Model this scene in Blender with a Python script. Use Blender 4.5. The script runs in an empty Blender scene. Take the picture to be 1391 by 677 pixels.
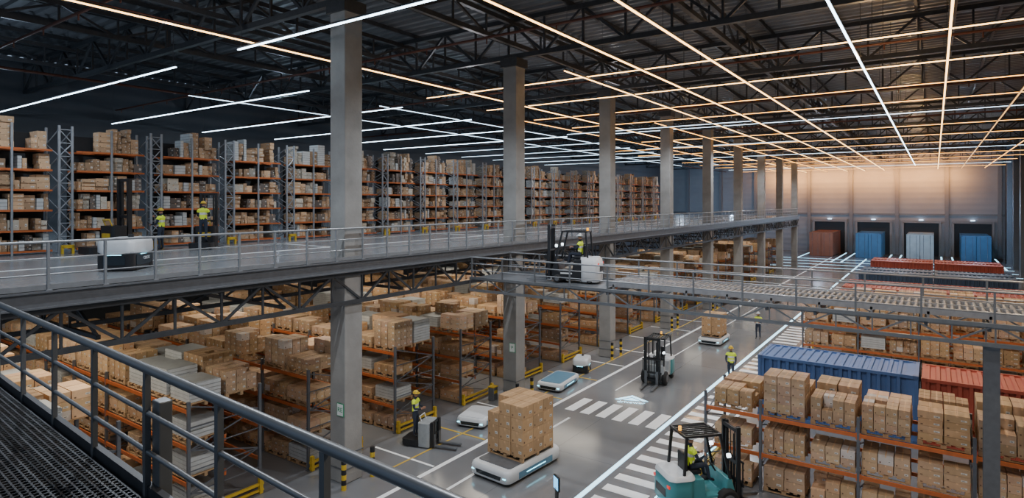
import bpy, math, random
from mathutils import Vector, Matrix
R=random.Random(11)
H=9.5; F=822.0; YAW=math.radians(34.95)
SN,CS=math.sin(YAW),math.cos(YAW)
DK=7.55   # mezzanine deck level
scene=bpy.context.scene
COL=scene.collection
def proj(x,y,z):
    t=-x*SN+y*CS; r=x*CS+y*SN
    if t<.5: return (-9999,-9999,.1)
    return (695.5+F*r/t, 275-F*(z-H)/t, t)

# ---------------- materials ----------------
MATS={}
def mat(name,col,rough=.5,metal=0.,amt=.15,nscale=6.,bump=0.,bscale=40.,emit=0.,ecol=None,stretch=None):
    if name in MATS: return MATS[name]
    m=bpy.data.materials.new(name); m.use_nodes=True
    n=m.node_tree.nodes; l=m.node_tree.links
    b=n['Principled BSDF']; b.inputs['Roughness'].default_value=rough; b.inputs['Metallic'].default_value=metal
    c=(*col,1)
    tc=n.new('ShaderNodeTexCoord'); nz=n.new('ShaderNodeTexNoise'); nz.inputs['Scale'].default_value=nscale; nz.inputs['Detail'].default_value=4
    src=tc.outputs['Object']
    if stretch:
        mp=n.new('ShaderNodeMapping'); mp.inputs['Scale'].default_value=stretch; l.new(src,mp.inputs['Vector']); src=mp.outputs['Vector']
    l.new(src,nz.inputs['Vector'])
    mx=n.new('ShaderNodeMix'); mx.data_type='RGBA'
    mx.inputs[6].default_value=(*[max(0,x*(1-amt*1.6)) for x in col],1); mx.inputs[7].default_value=(*[min(1,x*(1+amt*1.6)) for x in col],1)
    l.new(nz.outputs['Fac'],mx.inputs[0]); l.new(mx.outputs[2],b.inputs['Base Color'])
    if bump>0:
        n2=n.new('ShaderNodeTexNoise'); n2.inputs['Scale'].default_value=bscale; l.new(src,n2.inputs['Vector'])
        bp=n.new('ShaderNodeBump'); bp.inputs['Strength'].default_value=bump; bp.inputs['Distance'].default_value=.02
        l.new(n2.outputs['Fac'],bp.inputs['Height']); l.new(bp.outputs['Normal'],b.inputs['Normal'])
    if emit>0:
        b.inputs['Emission Color'].default_value=(*(ecol or col),1); b.inputs['Emission Strength'].default_value=emit
    MATS[name]=m; return m
def cardboard(name,base,labels=True,tape=True):
    m=bpy.data.materials.new(name); m.use_nodes=True; n=m.node_tree.nodes; l=m.node_tree.links; b=n['Principled BSDF']
    b.inputs['Roughness'].default_value=.75
    at=n.new('ShaderNodeAttribute'); at.attribute_name='tint'
    tc=n.new('ShaderNodeTexCoord'); nz=n.new('ShaderNodeTexNoise'); nz.inputs['Scale'].default_value=9; l.new(tc.outputs['Object'],nz.inputs['Vector'])
    mul=n.new('ShaderNodeMix'); mul.data_type='RGBA'; mul.blend_type='MULTIPLY'; mul.inputs[0].default_value=1; mul.inputs[6].default_value=(*base,1); l.new(at.outputs['Color'],mul.inputs[7])
    mr=n.new('ShaderNodeMapRange'); mr.inputs[3].default_value=.82; mr.inputs[4].default_value=1.12; l.new(nz.outputs['Fac'],mr.inputs[0])
    m2=n.new('ShaderNodeMix'); m2.data_type='RGBA'; m2.blend_type='MULTIPLY'; m2.inputs[0].default_value=1; l.new(mul.outputs[2],m2.inputs[6]); l.new(mr.outputs[0],m2.inputs[7])
    cur=m2.outputs[2]
    uv=n.new('ShaderNodeUVMap'); sp=n.new('ShaderNodeSeparateXYZ'); l.new(uv.outputs[0],sp.inputs[0])
    ge=n.new('ShaderNodeNewGeometry'); sn=n.new('ShaderNodeSeparateXYZ'); l.new(ge.outputs['Normal'],sn.inputs[0])
    def ma(op,a,bb):
        q=n.new('ShaderNodeMath'); q.operation=op
        for i,x in enumerate((a,bb)):
            if isinstance(x,(int,float)): q.inputs[i].default_value=x
            else: l.new(x,q.inputs[i])
        return q.outputs[0]
    def rng(s,a,bb): return ma('MULTIPLY',ma('GREATER_THAN',s,a),ma('LESS_THAN',s,bb))
    top=ma('GREATER_THAN',sn.outputs[2],.5); side=ma('SUBTRACT',1,top)
    X,Y=sp.outputs[0],sp.outputs[1]
    def over(mask,c):
        nonlocal cur
        mx=n.new('ShaderNodeMix'); mx.data_type='RGBA'; l.new(mask,mx.inputs[0]); l.new(cur,mx.inputs[6]); mx.inputs[7].default_value=(*c,1); cur=mx.outputs[2]
    over(ma('MULTIPLY',rng(X,.455,.545),ma('MAXIMUM',top,ma('GREATER_THAN',Y,.8))),tuple(x*1.3 for x in base))
    over(ma('MULTIPLY',top,ma('MULTIPLY',rng(X,.495,.505),1)),tuple(x*.35 for x in base))
    over(ma('MULTIPLY',side,ma('MULTIPLY',rng(X,.64,.88),rng(Y,.3,.52))),(.62,.6,.56))
    over(ma('MULTIPLY',side,ma('MULTIPLY',rng(X,.68,.8),rng(Y,.36,.42))),(.08,.08,.08))
    over(ma('MULTIPLY',side,ma('MULTIPLY',rng(X,.1,.2),rng(Y,.12,.28))),(.16,.09,.05))
    l.new(cur,b.inputs['Base Color'])
    MATS[name]=m; return m
CB=cardboard('cardboard',(.53,.34,.19))
conc=mat('column_concrete',(.27,.265,.255),.75,amt=.25,nscale=1.3,bump=.25,bscale=12)
steel=mat('dark_steel',(.055,.059,.065),.45,.3,amt=.2)
steel2=mat('grey_steel',(.14,.15,.165),.42,.3,amt=.15)
rail_m=mat('rail_grey_paint',(.17,.185,.20),.33,.35,amt=.12)
frame_m=mat('rack_upright_grey',(.13,.14,.16),.45,.3)
orange=mat('rack_beam_orange',(.50,.13,.035),.5,.1,amt=.15)
yellow=mat('safety_yellow',(.62,.42,.03),.45)
black=mat('black_plastic',(.014,.015,.018),.4)
rubber=mat('tyre_rubber',(.015,.015,.016),.8)
white=mat('white_paint',(.66,.69,.72),.3,amt=.05)
teal=mat('teal_paint',(.07,.28,.31),.28,.1,amt=.06)
bluep=mat('blue_paint',(.12,.26,.38),.3,amt=.06)
cyan=mat('cyan_light',(.2,.8,1),.3,emit=4,ecol=(.25,.8,1))
wood=mat('pallet_wood',(.40,.26,.14),.8,amt=.25,nscale=8)
glassd=mat('dark_glass',(.02,.03,.04),.08,.2)
chrome=mat('steel_bright',(.5,.5,.52),.25,.9)
linew=mat('floor_paint_white',(.86,.88,.9),.45,amt=.08,nscale=3,emit=.10,ecol=(.9,.95,1))
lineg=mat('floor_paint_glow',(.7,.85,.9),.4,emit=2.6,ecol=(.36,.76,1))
liney=mat('floor_paint_yellow',(.6,.4,.06),.5,amt=.15)
warmL=mat('warm_led',(1,.72,.42),.4,emit=8,ecol=(1,.55,.18))
warmF=mat('amber_led',(1,.6,.25),.4,emit=6,ecol=(1,.44,.09))
warmD=mat('warm_led_soft',(1,.65,.35),.4,emit=2.2,ecol=(1,.5,.14))
coolL=mat('cool_led',(.85,.95,1),.4,emit=12,ecol=(.62,.83,1))
coolD=mat('cool_led_soft',(.85,.95,1),.4,emit=4.5,ecol=(.58,.8,1))
skin=mat('skin',(.45,.24,.16),.55,amt=.05)
navy=mat('navy_cloth',(.02,.03,.055),.85,amt=.2,nscale=20)
jean=mat('trouser_cloth',(.03,.04,.065),.9,amt=.2,nscale=20)
hiviz=mat('hi_vis_yellow',(.62,.78,.03),.6,amt=.05,emit=.12,ecol=(.6,.8,.05))
reflb=mat('reflective_band',(.7,.72,.72),.3)
hair=mat('hair',(.03,.018,.01),.7)

# ---------------- mesh builder ----------------
class M:
    def __init__(s): s.v=[];s.f=[];s.m=[];s.sm=[];s.c=[]
    def add(s,vs,fs,mt=0,smooth=False,tint=(1,1,1)):
        o=len(s.v); s.v.extend(tuple(p) for p in vs)
        for f in fs: s.f.append([a+o for a in f]); s.m.append(mt); s.sm.append(smooth); s.c.append(tint)
    def box(s,c,d,mt=0,tint=(1,1,1),rz=0):
        x,y,z=[q/2 for q in d]
        P=[(-x,-y,-z),(x,-y,-z),(x,y,-z),(-x,y,-z),(-x,-y,z),(x,-y,z),(x,y,z),(-x,y,z)]
        if rz:
            a,b=math.cos(rz),math.sin(rz); P=[(p[0]*a-p[1]*b,p[0]*b+p[1]*a,p[2]) for p in P]
        s.add([(p[0]+c[0],p[1]+c[1],p[2]+c[2]) for p in P],[(0,3,2,1),(4,5,6,7),(0,1,5,4),(1,2,6,5),(2,3,7,6),(3,0,4,7)],mt,False,tint)
    def beam(s,p0,p1,w,h=None,mt=0):
        h=h or w; p0=Vector(p0);p1=Vector(p1); d=(p1-p0).normalized()
        up=Vector((0,0,1)) if abs(d.z)<.95 else Vector((0,1,0))
        a=d.cross(up).normalized(); b=a.cross(d).normalized(); a=a*w/2; b=b*h/2
        V=[p0-a-b,p0+a-b,p0+a+b,p0-a+b,p1-a-b,p1+a-b,p1+a+b,p1-a+b]
        s.add(V,[(0,1,2,3),(7,6,5,4),(0,4,5,1),(1,5,6,2),(2,6,7,3),(3,7,4,0)],mt)
    def cyl(s,p0,p1,r,n=12,r2=None,mt=0,cap=True):
        r2=r if r2 is None else r2
        p0=Vector(p0);p1=Vector(p1); d=(p1-p0).normalized()
        up=Vector((0,0,1)) if abs(d.z)<.95 else Vector((0,1,0))
        a=d.cross(up).normalized(); b=a.cross(d).normalized()
        V=[];
        for p,rr in((p0,r),(p1,r2)):
            for i in range(n):
                t=2*math.pi*i/n; V.append(p+a*math.cos(t)*rr+b*math.sin(t)*rr)
        s.add(V,[(i,(i+1)%n,n+(i+1)%n,n+i) for i in range(n)],mt,True)
        if cap: s.add(V,[tuple(range(n))[::-1],tuple(range(n,2*n))],mt)
    def loft(s,rings,mt=0,smooth=True,cap=True):
        n=len(rings[0]); V=[p for r in rings for p in r]
        fs=[(k*n+i,k*n+(i+1)%n,(k+1)*n+(i+1)%n,(k+1)*n+i) for k in range(len(rings)-1) for i in range(n)]
        s.add(V,fs,mt,smooth)
        if cap: s.add(V,[tuple(range(n))[::-1],tuple(range((len(rings)-1)*n,len(rings)*n))],mt)
    def prism(s,prof,x0,x1,mt=0):   # prof in (y,z)
        n=len(prof); V=[(x0,p[0],p[1]) for p in prof]+[(x1,p[0],p[1]) for p in prof]
        s.add(V,[(i,(i+1)%n,n+(i+1)%n,n+i) for i in range(n)]+[tuple(range(n))[::-1],tuple(range(n,2*n))],mt)
    def mesh(s,name,mats,tint=False):
        me=bpy.data.meshes.new(name); me.from_pydata(s.v,[],s.f)
        for m in mats: me.materials.append(m)
        me.polygons.foreach_set('material_index',s.m); me.polygons.foreach_set('use_smooth',s.sm)
        if tint:
            uv=me.uv_layers.new(name='UVMap'); Q=[0,0,1,0,1,1,0,1]; L=[]; C=[]
            for f,c in zip(s.f,s.c):
                L+= Q if len(f)==4 else [0]*(2*len(f)); C+=[*c,1]*len(f)
            uv.data.foreach_set('uv',L)
            at=me.color_attributes.new('tint','FLOAT_COLOR','CORNER'); at.data.foreach_set('color',C)
        me.update(); return me
def rrect(w,l,r,z,n=4,cx=0,cy=0):
    P=[]
    for qx,qy,a0 in((1,1,0),(-1,1,90),(-1,-1,180),(1,-1,270)):
        for i in range(n+1):
            a=math.radians(a0+90*i/n); P.append((cx+qx*(w/2-r)+r*math.cos(a),cy+qy*(l/2-r)+r*math.sin(a),z))
    return P
def mk(name,m,mats,parent=None,loc=(0,0,0),rz=0,bevel=0,tint=False,label=None,cat=None,group=None,kind=None):
    me=m.mesh(name,mats,tint) if isinstance(m,M) else m
    o=bpy.data.objects.new(name,me); COL.objects.link(o); o.location=loc; o.rotation_euler=(0,0,rz)
    if parent: o.parent=parent
    if bevel:
        b=o.modifiers.new('bevel','BEVEL'); b.width=bevel; b.segments=2; b.limit_method='ANGLE'
    if label: o['label']=label
    if cat: o['category']=cat
    if group: o['group']=group
    if kind: o['kind']=kind
    return o
def thing(name,label,cat,loc=(0,0,0),rz=0,group=None,sc=1):
    o=bpy.data.objects.new(name,None); COL.objects.link(o); o.location=loc; o.rotation_euler=(0,0,rz); o.empty_display_size=.2
    o.scale=(sc,sc,sc); o['label']=label; o['category']=cat
    if group: o['group']=group
    return o
def text(s,size,parent,loc,rot,m,name='lettering',ext=.004):
    cu=bpy.data.curves.new(name,'FONT'); cu.body=s; cu.size=size; cu.extrude=ext; cu.align_x='CENTER'; cu.align_y='CENTER'
    t=bpy.data.objects.new('tmp',cu); COL.objects.link(t); bpy.context.view_layer.update()
    me=bpy.data.meshes.new_from_object(t.evaluated_get(bpy.context.evaluated_depsgraph_get())); bpy.data.objects.remove(t)
    me.materials.clear(); me.materials.append(m)
    o=bpy.data.objects.new(name,me); COL.objects.link(o); o.parent=parent; o.location=loc; o.rotation_euler=rot
    return o

# ---------------- room ----------------
XL,XR,YB,YF,ZC=-47.5,9.6,130.0,-6.0,18.6
def floor_mat():
    m=bpy.data.materials.new('polished_concrete'); m.use_nodes=True; n=m.node_tree.nodes; l=m.node_tree.links; b=n['Principled BSDF']
    tc=n.new('ShaderNodeTexCoord')
    a=n.new('ShaderNodeTexNoise'); a.inputs['Scale'].default_value=.3; a.inputs['Detail'].default_value=2.5; l.new(tc.outputs['Object'],a.inputs['Vector'])
    cr=n.new('ShaderNodeValToRGB'); cr.color_ramp.elements[0].position=.3; cr.color_ramp.elements[0].color=(.165,.175,.19,1); cr.color_ramp.elements[1].position=.75; cr.color_ramp.elements[1].color=(.235,.245,.26,1)
    l.new(a.outputs['Fac'],cr.inputs[0])
    br=n.new('ShaderNodeTexBrick'); br.offset=0; br.inputs['Scale'].default_value=1; br.inputs['Brick Width'].default_value=6; br.inputs['Row Height'].default_value=5; br.inputs['Mortar Size'].default_value=.012
    br.inputs['Color1'].default_value=(1,1,1,1); br.inputs['Color2'].default_value=(.97,.97,.97,1); br.inputs['Mortar'].default_value=(.65,.65,.65,1); l.new(tc.outputs['Object'],br.inputs['Vector'])
    mx=n.new('ShaderNodeMix'); mx.data_type='RGBA'; mx.blend_type='MULTIPLY'; mx.inputs[0].default_value=1; l.new(cr.outputs[0],mx.inputs[6]); l.new(br.outputs['Color'],mx.inputs[7]); l.new(mx.outputs[2],b.inputs['Base Color'])
    c=n.new('ShaderNodeTexNoise'); c.inputs['Scale'].default_value=.5; c.inputs['Detail'].default_value=2; l.new(tc.outputs['Object'],c.inputs['Vector'])
    mr=n.new('ShaderNodeMapRange'); mr.inputs[3].default_value=.11; mr.inputs[4].default_value=.22; l.new(c.outputs['Fac'],mr.inputs[0]); l.new(mr.outputs[0],b.inputs['Roughness'])
    b.inputs['Specular IOR Level'].default_value=1.0; b.inputs['IOR'].default_value=1.6
    return m
FM=floor_mat()
m=M(); m.box(((XL+XR)/2,(YB+YF)/2,-.1),(XR-XL,YB-YF,.2)); mk('floor',m,[FM],kind='structure')
def wallmat(name,c):
    m=mat(name,c,.55,.1,amt=.12,nscale=.4); n=m.node_tree.nodes; l=m.node_tree.links; b=n['Principled BSDF']
    tc=n.new('ShaderNodeTexCoord'); w=n.new('ShaderNodeTexWave'); w.bands_direction='Z'; w.inputs['Scale'].default_value=.32; l.new(tc.outputs['Object'],w.inputs['Vector'])
    bp=n.new('ShaderNodeBump'); bp.inputs['Strength'].default_value=.15; bp.inputs['Distance'].default_value=.15; l.new(w.outputs['Fac'],bp.inputs['Height']); l.new(bp.outputs['Normal'],b.inputs['Normal'])
    return m
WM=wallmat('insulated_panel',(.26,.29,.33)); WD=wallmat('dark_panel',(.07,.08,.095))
m=M(); m.box(((XL+XR)/2,YB+.2,ZC/2),(XR-XL,.4,ZC)); mk('wall_back',m,[WM],kind='structure')
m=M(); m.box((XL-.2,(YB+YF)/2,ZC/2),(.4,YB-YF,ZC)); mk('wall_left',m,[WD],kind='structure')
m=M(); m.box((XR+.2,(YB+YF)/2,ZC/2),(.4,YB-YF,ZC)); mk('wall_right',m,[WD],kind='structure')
m=M()
ys=[]; y=YF
while y<YB: ys+= [(y,0),(y+.22,0),(y+.30,.12),(y+.52,.12)]; y+=.6
ys.append((YB,0))
V=[];Fc=[]
for i,(yy,zz) in enumerate(ys): V+=[(XL,yy,ZC+zz),(XR,yy,ZC+zz)]
for i in range(len(ys)-1): Fc.append((2*i,2*i+2,2*i+3,2*i+1))
m.add(V,Fc)
rfm=mat('roof_sheet',(.16,.165,.175),.45,.3,amt=.2,nscale=.5)
mk('ceiling',m,[rfm],kind='structure')
k=1
for x in (-44,-37,-30,-20.1,-12.9,-5.65,1.7,8.9):
    m=M(); m.box((x,YB-.25,ZC/2),(.55,.5,ZC)); mk('trim_%d'%k,m,[mat('pilaster_grey',(.17,.19,.22),.6)],kind='structure'); k+=1
for y in range(20,128,9):
    m=M(); m.box((XR-.3,y,ZC/2),(.6,.6,ZC)); mk('trim_%d'%k,m,[mat('pilaster_blue',(.12,.15,.19),.6)],kind='structure'); k+=1
m=M(); m.box(((XL+XR)/2,YB-.1,7.3),(XR-XL,.2,.35)); mk('trim_%d'%k,m,[steel2],kind='structure'); k+=1

# dock doors
CONT=[(.27,.095,.055),(.06,.17,.32),(.36,.42,.46),(.05,.16,.32)]
def container(L,W,Hh,col,name,label,loc,rz,group,detail=True):
    cm=mat('container_%d_%d_%d'%tuple(int(c*100) for c in col),col,.5,.1,amt=.16,nscale=1.2)
    cd=mat('containerdark_%d_%d_%d'%tuple(int(c*100) for c in col),tuple(c*.7 for c in col),.5,.1,amt=.16,nscale=1.2)
    root=thing(name,label,'container',loc,rz,group)
    m=M(); e=.13
    for sx in(-1,1):
        for sy in(-1,1):
            m.box((sx*(L/2-e/2),sy*(W/2-e/2),Hh/2),(e,e,Hh))
            for z in(.08,Hh-.07): m.box((sx*(L/2-.09),sy*(W/2-.09),z),(.2,.2,.15),1)
        for z in(.1,Hh-.06): m.box((sx*(L/2-e/2),0,z),(e,W-.3,.12))
    for sy in(-1,1):
        for z in(.1,Hh-.06): m.box((0,sy*(W/2-.05),z),(L-.3,.1,.12))
    mk('corner_frame',m,[cm,cd],root)
    def sheet(a,l0,l1,fn,per=.30,d=.08):
        m=M();pts=[];x=l0
        while x<l1-per*.9: pts+=[(x,0),(x+per*.35,0),(x+per*.45,d),(x+per*.9,d)]; x+=per
        pts.append((l1,0)); V=[]
        for p in pts: V+=[fn(p[0],p[1],0),fn(p[0],p[1],1)]
        m.add(V,[(2*i,2*i+2,2*i+3,2*i+1) for i in range(len(pts)-1)]); return m
    per=.34 if L<8 else .4
    for sy in(-1,1): mk('side_panel',sheet(0,-L/2+.13,L/2-.13,lambda x,d,k,sy=sy:(x,sy*(W/2-.03-d),.15 if k==0 else Hh-.1),per),[cm],root)
    mk('roof_panel',sheet(0,-L/2+.13,L/2-.13,lambda x,d,k:(x,(-1 if k==0 else 1)*(W/2-.08),Hh-.02-d*.6),per),[cm],root)
    mk('end_panel',sheet(0,-W/2+.13,W/2-.13,lambda x,d,k:(L/2-.04-d,x,.15 if k==0 else Hh-.1)),[cm],root)
    for sy in(-1,1):
        d=M(); d.box((-L/2+.06,sy*(W/4-.03),Hh/2),(.07,W/2-.12,Hh-.26))
        for zz in(.3,.5,.7): d.box((-L/2+.02,sy*(W/4-.03),Hh*zz),(.03,W/2-.3,.12))
        door=mk('door',d,[cm],root)
        r=M()
        for q in(.13,.37): r.cyl((-L/2-.02,sy*W*q,.15),(-L/2-.02,sy*W*q,Hh-.1),.022,6)
        mk('lock_rod',r,[chrome],door)
    return root
DXS=[-16.5,-9.3,-2.0,5.3]
dark_open=mat('dock_opening_shade',(.012,.018,.026),.6)  # near-black panel on the solid wall stands in for the shaded opening
dockf=mat('dock_surround',(.22,.235,.255),.6)
labs=["rust red shipping container parked at a dark loading dock","blue shipping container parked at a dark loading dock","pale grey shipping container parked at a dark loading dock","blue container at the last loading dock beside the corner"]
for i,x in enumerate(DXS):
    m=M(); m.box((x,YB-.06,2.9),(5.4,.12,5.8),0)
    for sx in(-1,1): m.box((x+sx*2.75,YB-.25,2.95),(.35,.5,5.9),1)
    m.box((x,YB-.25,6.05),(5.9,.5,.45),1)
    for s in range(1,6): m.box((x,YB-.13,s*.98),(5.3,.02,.05),0)
    mk('door_%d'%(i+1),m,[dark_open,dockf],kind='structure')
    container(10.5,3.7,4.2,CONT[i],'shipping_container',labs[i],(x,YB-5.9,.0),math.pi/2,'containers at the loading docks')
    m=M(); m.box((x,YB-.3,6.35),(.6,.58,.12)); 
    mk('dock_lamp',m,[coolD],label='small white lamp above a loading dock',cat='lamp',group='dock lamps')
# ---------------- roof trusses ----------------
ZT=16.4
def truss_mesh(L,d,panel,axis='X',cw=.22,dw=.11):
    m=M(); n=int(L/panel); p=L/n
    f=(lambda a,z:(a,0,z)) if axis=='X' else (lambda a,z:(0,a,z))
    for z in(0,d): m.beam(f(0,z),f(L,z),cw,cw)
    for i in range(n):
        a=i*p
        m.beam(f(a,0),f(a,d),dw*.8)
        if i%2==0: m.beam(f(a,0),f(a+p,d),dw)
        else: m.beam(f(a,d),f(a+p,0),dw)
    return m
tm=truss_mesh(XR-XL-.1,1.75,2.0).mesh('roof_truss',[steel])
YC=[13.8+10.12*i for i in range(9)]
for y in [3.7]+YC+[104.9,115,125]:
    mk('roof_truss',tm,None,loc=(XL+.05,y,ZT+.1),label='dark steel lattice roof truss under the corrugated roof',cat='roof truss',group='roof trusses')
tg=truss_mesh(YB-YF-.2,1.0,2.3,'Y',.2,.1).mesh('roof_girder',[steel])
for x in(-40,-31,-24,-16.6,-8,0.6):
    mk('roof_girder',tg,None,loc=(x,YF+.1,ZT+.7),label='dark steel lattice girder running the length of the hall',cat='roof girder',group='roof girders')
for i,x in enumerate([XL+2+3.2*k for k in range(18)]):
    m=M(); m.beam((0,YF+.1,0),(0,YB-.1,0),.12,.2); mk('roof_purlin',m,[steel],loc=(x,0,ZC-.12),label='thin dark steel purlin under the roof sheeting',cat='roof beam',group='roof purlins')
pipe=mat('sprinkler_red',(.11,.04,.025),.5,.2)
for y in(8.5,19,29,41,55):
    m=M(); m.cyl((XL+.1,0,0),(XR-.1,0,0),.055,8)
    for q in range(18): m.cyl((XL+1+q*3.2,0,-.25),(XL+1+q*3.2,0,0),.03,6)
    mk('sprinkler_pipe',m,[pipe],loc=(0,y,16.0),label='thin red-brown sprinkler pipe hung below the roof',cat='pipe',group='sprinkler pipes')
for x in(-36,-22):
    m=M(); m.cyl((0,YF+.1,0),(0,YB-.1,0),.07,8); mk('sprinkler_pipe',m,[pipe],loc=(x,0,15.85),label='thin red-brown sprinkler pipe hung below the roof',cat='pipe',group='sprinkler pipes')
# ---------------- strip lights ----------------
def strip(p0,p1,mt,w=.065):
    p0=Vector(p0);p1=Vector(p1); c=(p0+p1)/2
    r=thing('strip_light',('cool white' if mt in(coolL,coolD) else 'warm white')+' linear LED strip light hung under the roof','ceiling light',c,0,'roof strip lights')
    m=M(); m.beam(p0-c,p1-c,w,.03); mk('led_tube',m,[mt],r)
    m=M(); m.beam(p0-c+Vector((0,0,.05)),p1-c+Vector((0,0,.05)),w*1.3,.05)
    L=(p1-p0).length; n=max(2,int(L/10)+1)
    for i in range(n):
        q=p0-c+(p1-p0)*((i+.02)/(n-.96)); m.cyl(q+Vector((0,0,.08)),q+Vector((0,0,ZC-p0.z-.02)),.01,4)
    mk('housing',m,[steel],r)
ZL=15.0
for x,y0,y1,mt in[(-19.3,5,122,warmL),(-15.9,40,122,warmF),(-12.7,22,122,warmL),(-10.0,8,122,warmL),(-7.1,8,122,warmL),(-2.4,17,108,coolL),(.4,10,122,warmL),(3.5,26,122,warmD),(6.5,60,122,warmF),(-22.8,34,118,warmF),(-26,24,90,coolD),(-31.5,16,90,coolD)]:
    strip((x,y0,ZL),(x,y1,ZL),mt,.065 if y0<12 or x==-2.4 else .045)
y=24.5; i=0
while y<121:
    strip((-22.8 if y<60 else -30,y,ZL+.2),(8.8,y,ZL+.2),warmL if y<31 else (warmF if i%4 else coolD),.055 if y<40 else .04); y+=5.4 if y<45 else 8; i+=1
for i in range(11):
    y=12+6.2*i; strip((-46,y,ZL-.15),(-24.6,y,ZL-.15),coolL if i<6 else coolD,.06)
strip((-20.2,12,ZL-.1),(-10.8,12,ZL-.1),coolL,.075)
for y in (42,58,74): strip((-24,y,ZL-.1),(-10,y,ZL-.1),coolD,.05)

# ---------------- columns & mezzanine ----------------
XC=-16.6
for i,y in enumerate(YC):
    r=thing('concrete_column','tall square concrete column at the edge of the mezzanine','column',(XC,y,0),0,'concrete columns')
    m=M(); m.box((0,0,(ZT)/2),(.76,.76,ZT-.02)); mk('shaft',m,[conc],r,bevel=.03)
    m=M(); m.box((0,0,ZT-.25),(.95,.95,.4)); mk('capital_plate',m,[steel],r)
    m=M(); m.box((0,0,.5),(.8,.8,.04),0); m.box((0,0,1.0),(.8,.8,.04),0); mk('steel_band',m,[steel2],r)
    if i<2:
        s=M(); s.box((0,0,0),(.34,.02,.44),0); s.box((0,-.012,.0),(.29,.01,.39),1)
        sg=mk('sign',s,[mat('sign_green',(.03,.30,.14),.5),mat('sign_white',(.8,.85,.8),.5)],r,(.18,-.40,2.5 if i==0 else 2.6)); sg['label']='small white and green location sign'
        text('RE' if i==0 else 'P',.22,sg,(0,-.02,0),(math.pi/2,0,0),mat('sign_green',(.03,.30,.14)))
XE=-16.05; DY0,DY1=-5.9,95.5
dm=mat('mezzanine_concrete',(.21,.22,.235),.24,amt=.15,nscale=.5)
deck=thing('mezzanine_deck','long grey mezzanine floor with steel edge and lattice truss','mezzanine',((XE+XL)/2,(DY0+DY1)/2,DK))
W=XE-XL-.02
m=M(); m.box((-.1,0,-.15),(W-.25,DY1-DY0,.3)); mk('floor_slab',m,[dm],deck)
m=M(); m.box((W/2-.06,0,-.19),(.12,DY1-DY0,.38)); m.box((W/2-.02,0,-.02),(.2,DY1-DY0,.04)); m.box((W/2-.02,0,-.37),(.2,DY1-DY0,.04)); mk('edge_beam',m,[steel2],deck)
et=truss_mesh(DY1-DY0,.95,1.25,'Y',.13,.07)
mk('edge_truss',et,[steel],deck,(W/2-.12,-(DY1-DY0)/2,-1.42))
et2=truss_mesh(DY1-DY0,.95,2.5,'Y',.12,.07).mesh('edge_truss',[steel])
for q in(3.2,8,15): mk('edge_truss',et2,None,deck,(W/2-q,-(DY1-DY0)/2,-1.42))
ct=truss_mesh(W-.6,.8,1.7,'X',.1,.06).mesh('cross_truss',[steel])
y=DY0+2
while y<DY1: mk('cross_truss',ct,None,deck,(-W/2+.2,y-(DY0+DY1)/2,-1.3)); y+=5.06
def railing_mesh_parts(L,n,h=1.07,r=.024):
    post=M(); post.box((0,0,h/2),(.06,.05,h)); post.box((0,0,.01),(.14,.12,.02))
    top=M(); top.cyl((0,0,h),(0,L,h),r*1.3,8)
    mid=M(); mid.cyl((0,0,h*.66),(0,L,h*.66),r*.8,6)
    low=M(); low.cyl((0,0,h*.33),(0,L,h*.33),r*.8,6)
    toe=M(); toe.box((0,L/2,.07),(.012,L,.12))
    return post,top,mid,low,toe
P=railing_mesh_parts(10.12,9); PM=[p.mesh(nm,[mat('rail_light_grey',(.25,.265,.285),.35,.3)]) for p,nm in zip(P,('post','top_rail','mid_rail','mid_rail','toe_board'))]
yy=YC[0]-20.24
for i in range(10):
    r=thing('guard_railing','grey tubular steel guard railing along the mezzanine edge','railing',(XE-.06,yy,DK),0,'mezzanine guard railings')
    for k2 in range(9): mk('post',PM[0],None,r,(0,k2*1.1244+.3,0))
    for q,nm in((1,'top_rail'),(2,'mid_rail'),(3,'mid_rail'),(4,'toe_board')): mk(nm,PM[q],None,r)
    yy+=10.12
for (a,b,c,d) in[(-21.5,0,.1,90),(-24.9,0,.1,90)]:
    m=M(); m.box((0,c+d/2,0),(.1,d,.008)); mk('floor_line',m,[linew],loc=(a,b,DK+.006),label='white painted line on the mezzanine floor',cat='floor marking',group='mezzanine lines')
for y in(3.5,9.6,17,28,40,52,64):
    m=M(); m.box((0,0,0),(3.3,.1,.008)); mk('floor_line',m,[linew],loc=(-23.2,y,DK+.014),label='white painted cross line on the mezzanine floor',cat='floor marking',group='mezzanine cross lines')

# ---------------- loads ----------------
BOX=[];PAL=[];WR=[]
def load(cx,cy,z,w,d,h,prom=1,wr=.12):
    PAL.append((cx,cy,z,w,d,prom)); z+=.15
    if R.random()<wr:
        WR.append((cx,cy,z,w*.92,d*.92,h*R.uniform(.6,.95),prom)); return
    nx,ny=R.choice([(2,2),(2,2),(3,2),(3,3),(3,3),(4,3),(3,2)])
    bh=R.uniform(.2,.36)
    nz=max(1,int(h/bh)); g=.014
    bt=R.uniform(.68,1.25); wt=R.uniform(.9,1.3)
    for k in range(nz):
        for i in range(nx):
            for j in range(ny):
                if k==nz-1 and nz>1 and R.random()<.1: continue
                sx=w/nx-g; sy=d/ny-g
                t=bt*R.uniform(.88,1.12); tint=(t,t*R.uniform(.96,1.05)*wt**.3,t*wt*R.uniform(.95,1.08))
                if R.random()<.035: tint=(1.1,1.55,2.6)
                BOX.append((cx-w/2+w/nx*(i+.5),cy-d/2+d/ny*(j+.5),z+k*bh,sx*R.uniform(.95,1),sy*R.uniform(.95,1),bh-.006,tint,prom))
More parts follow.
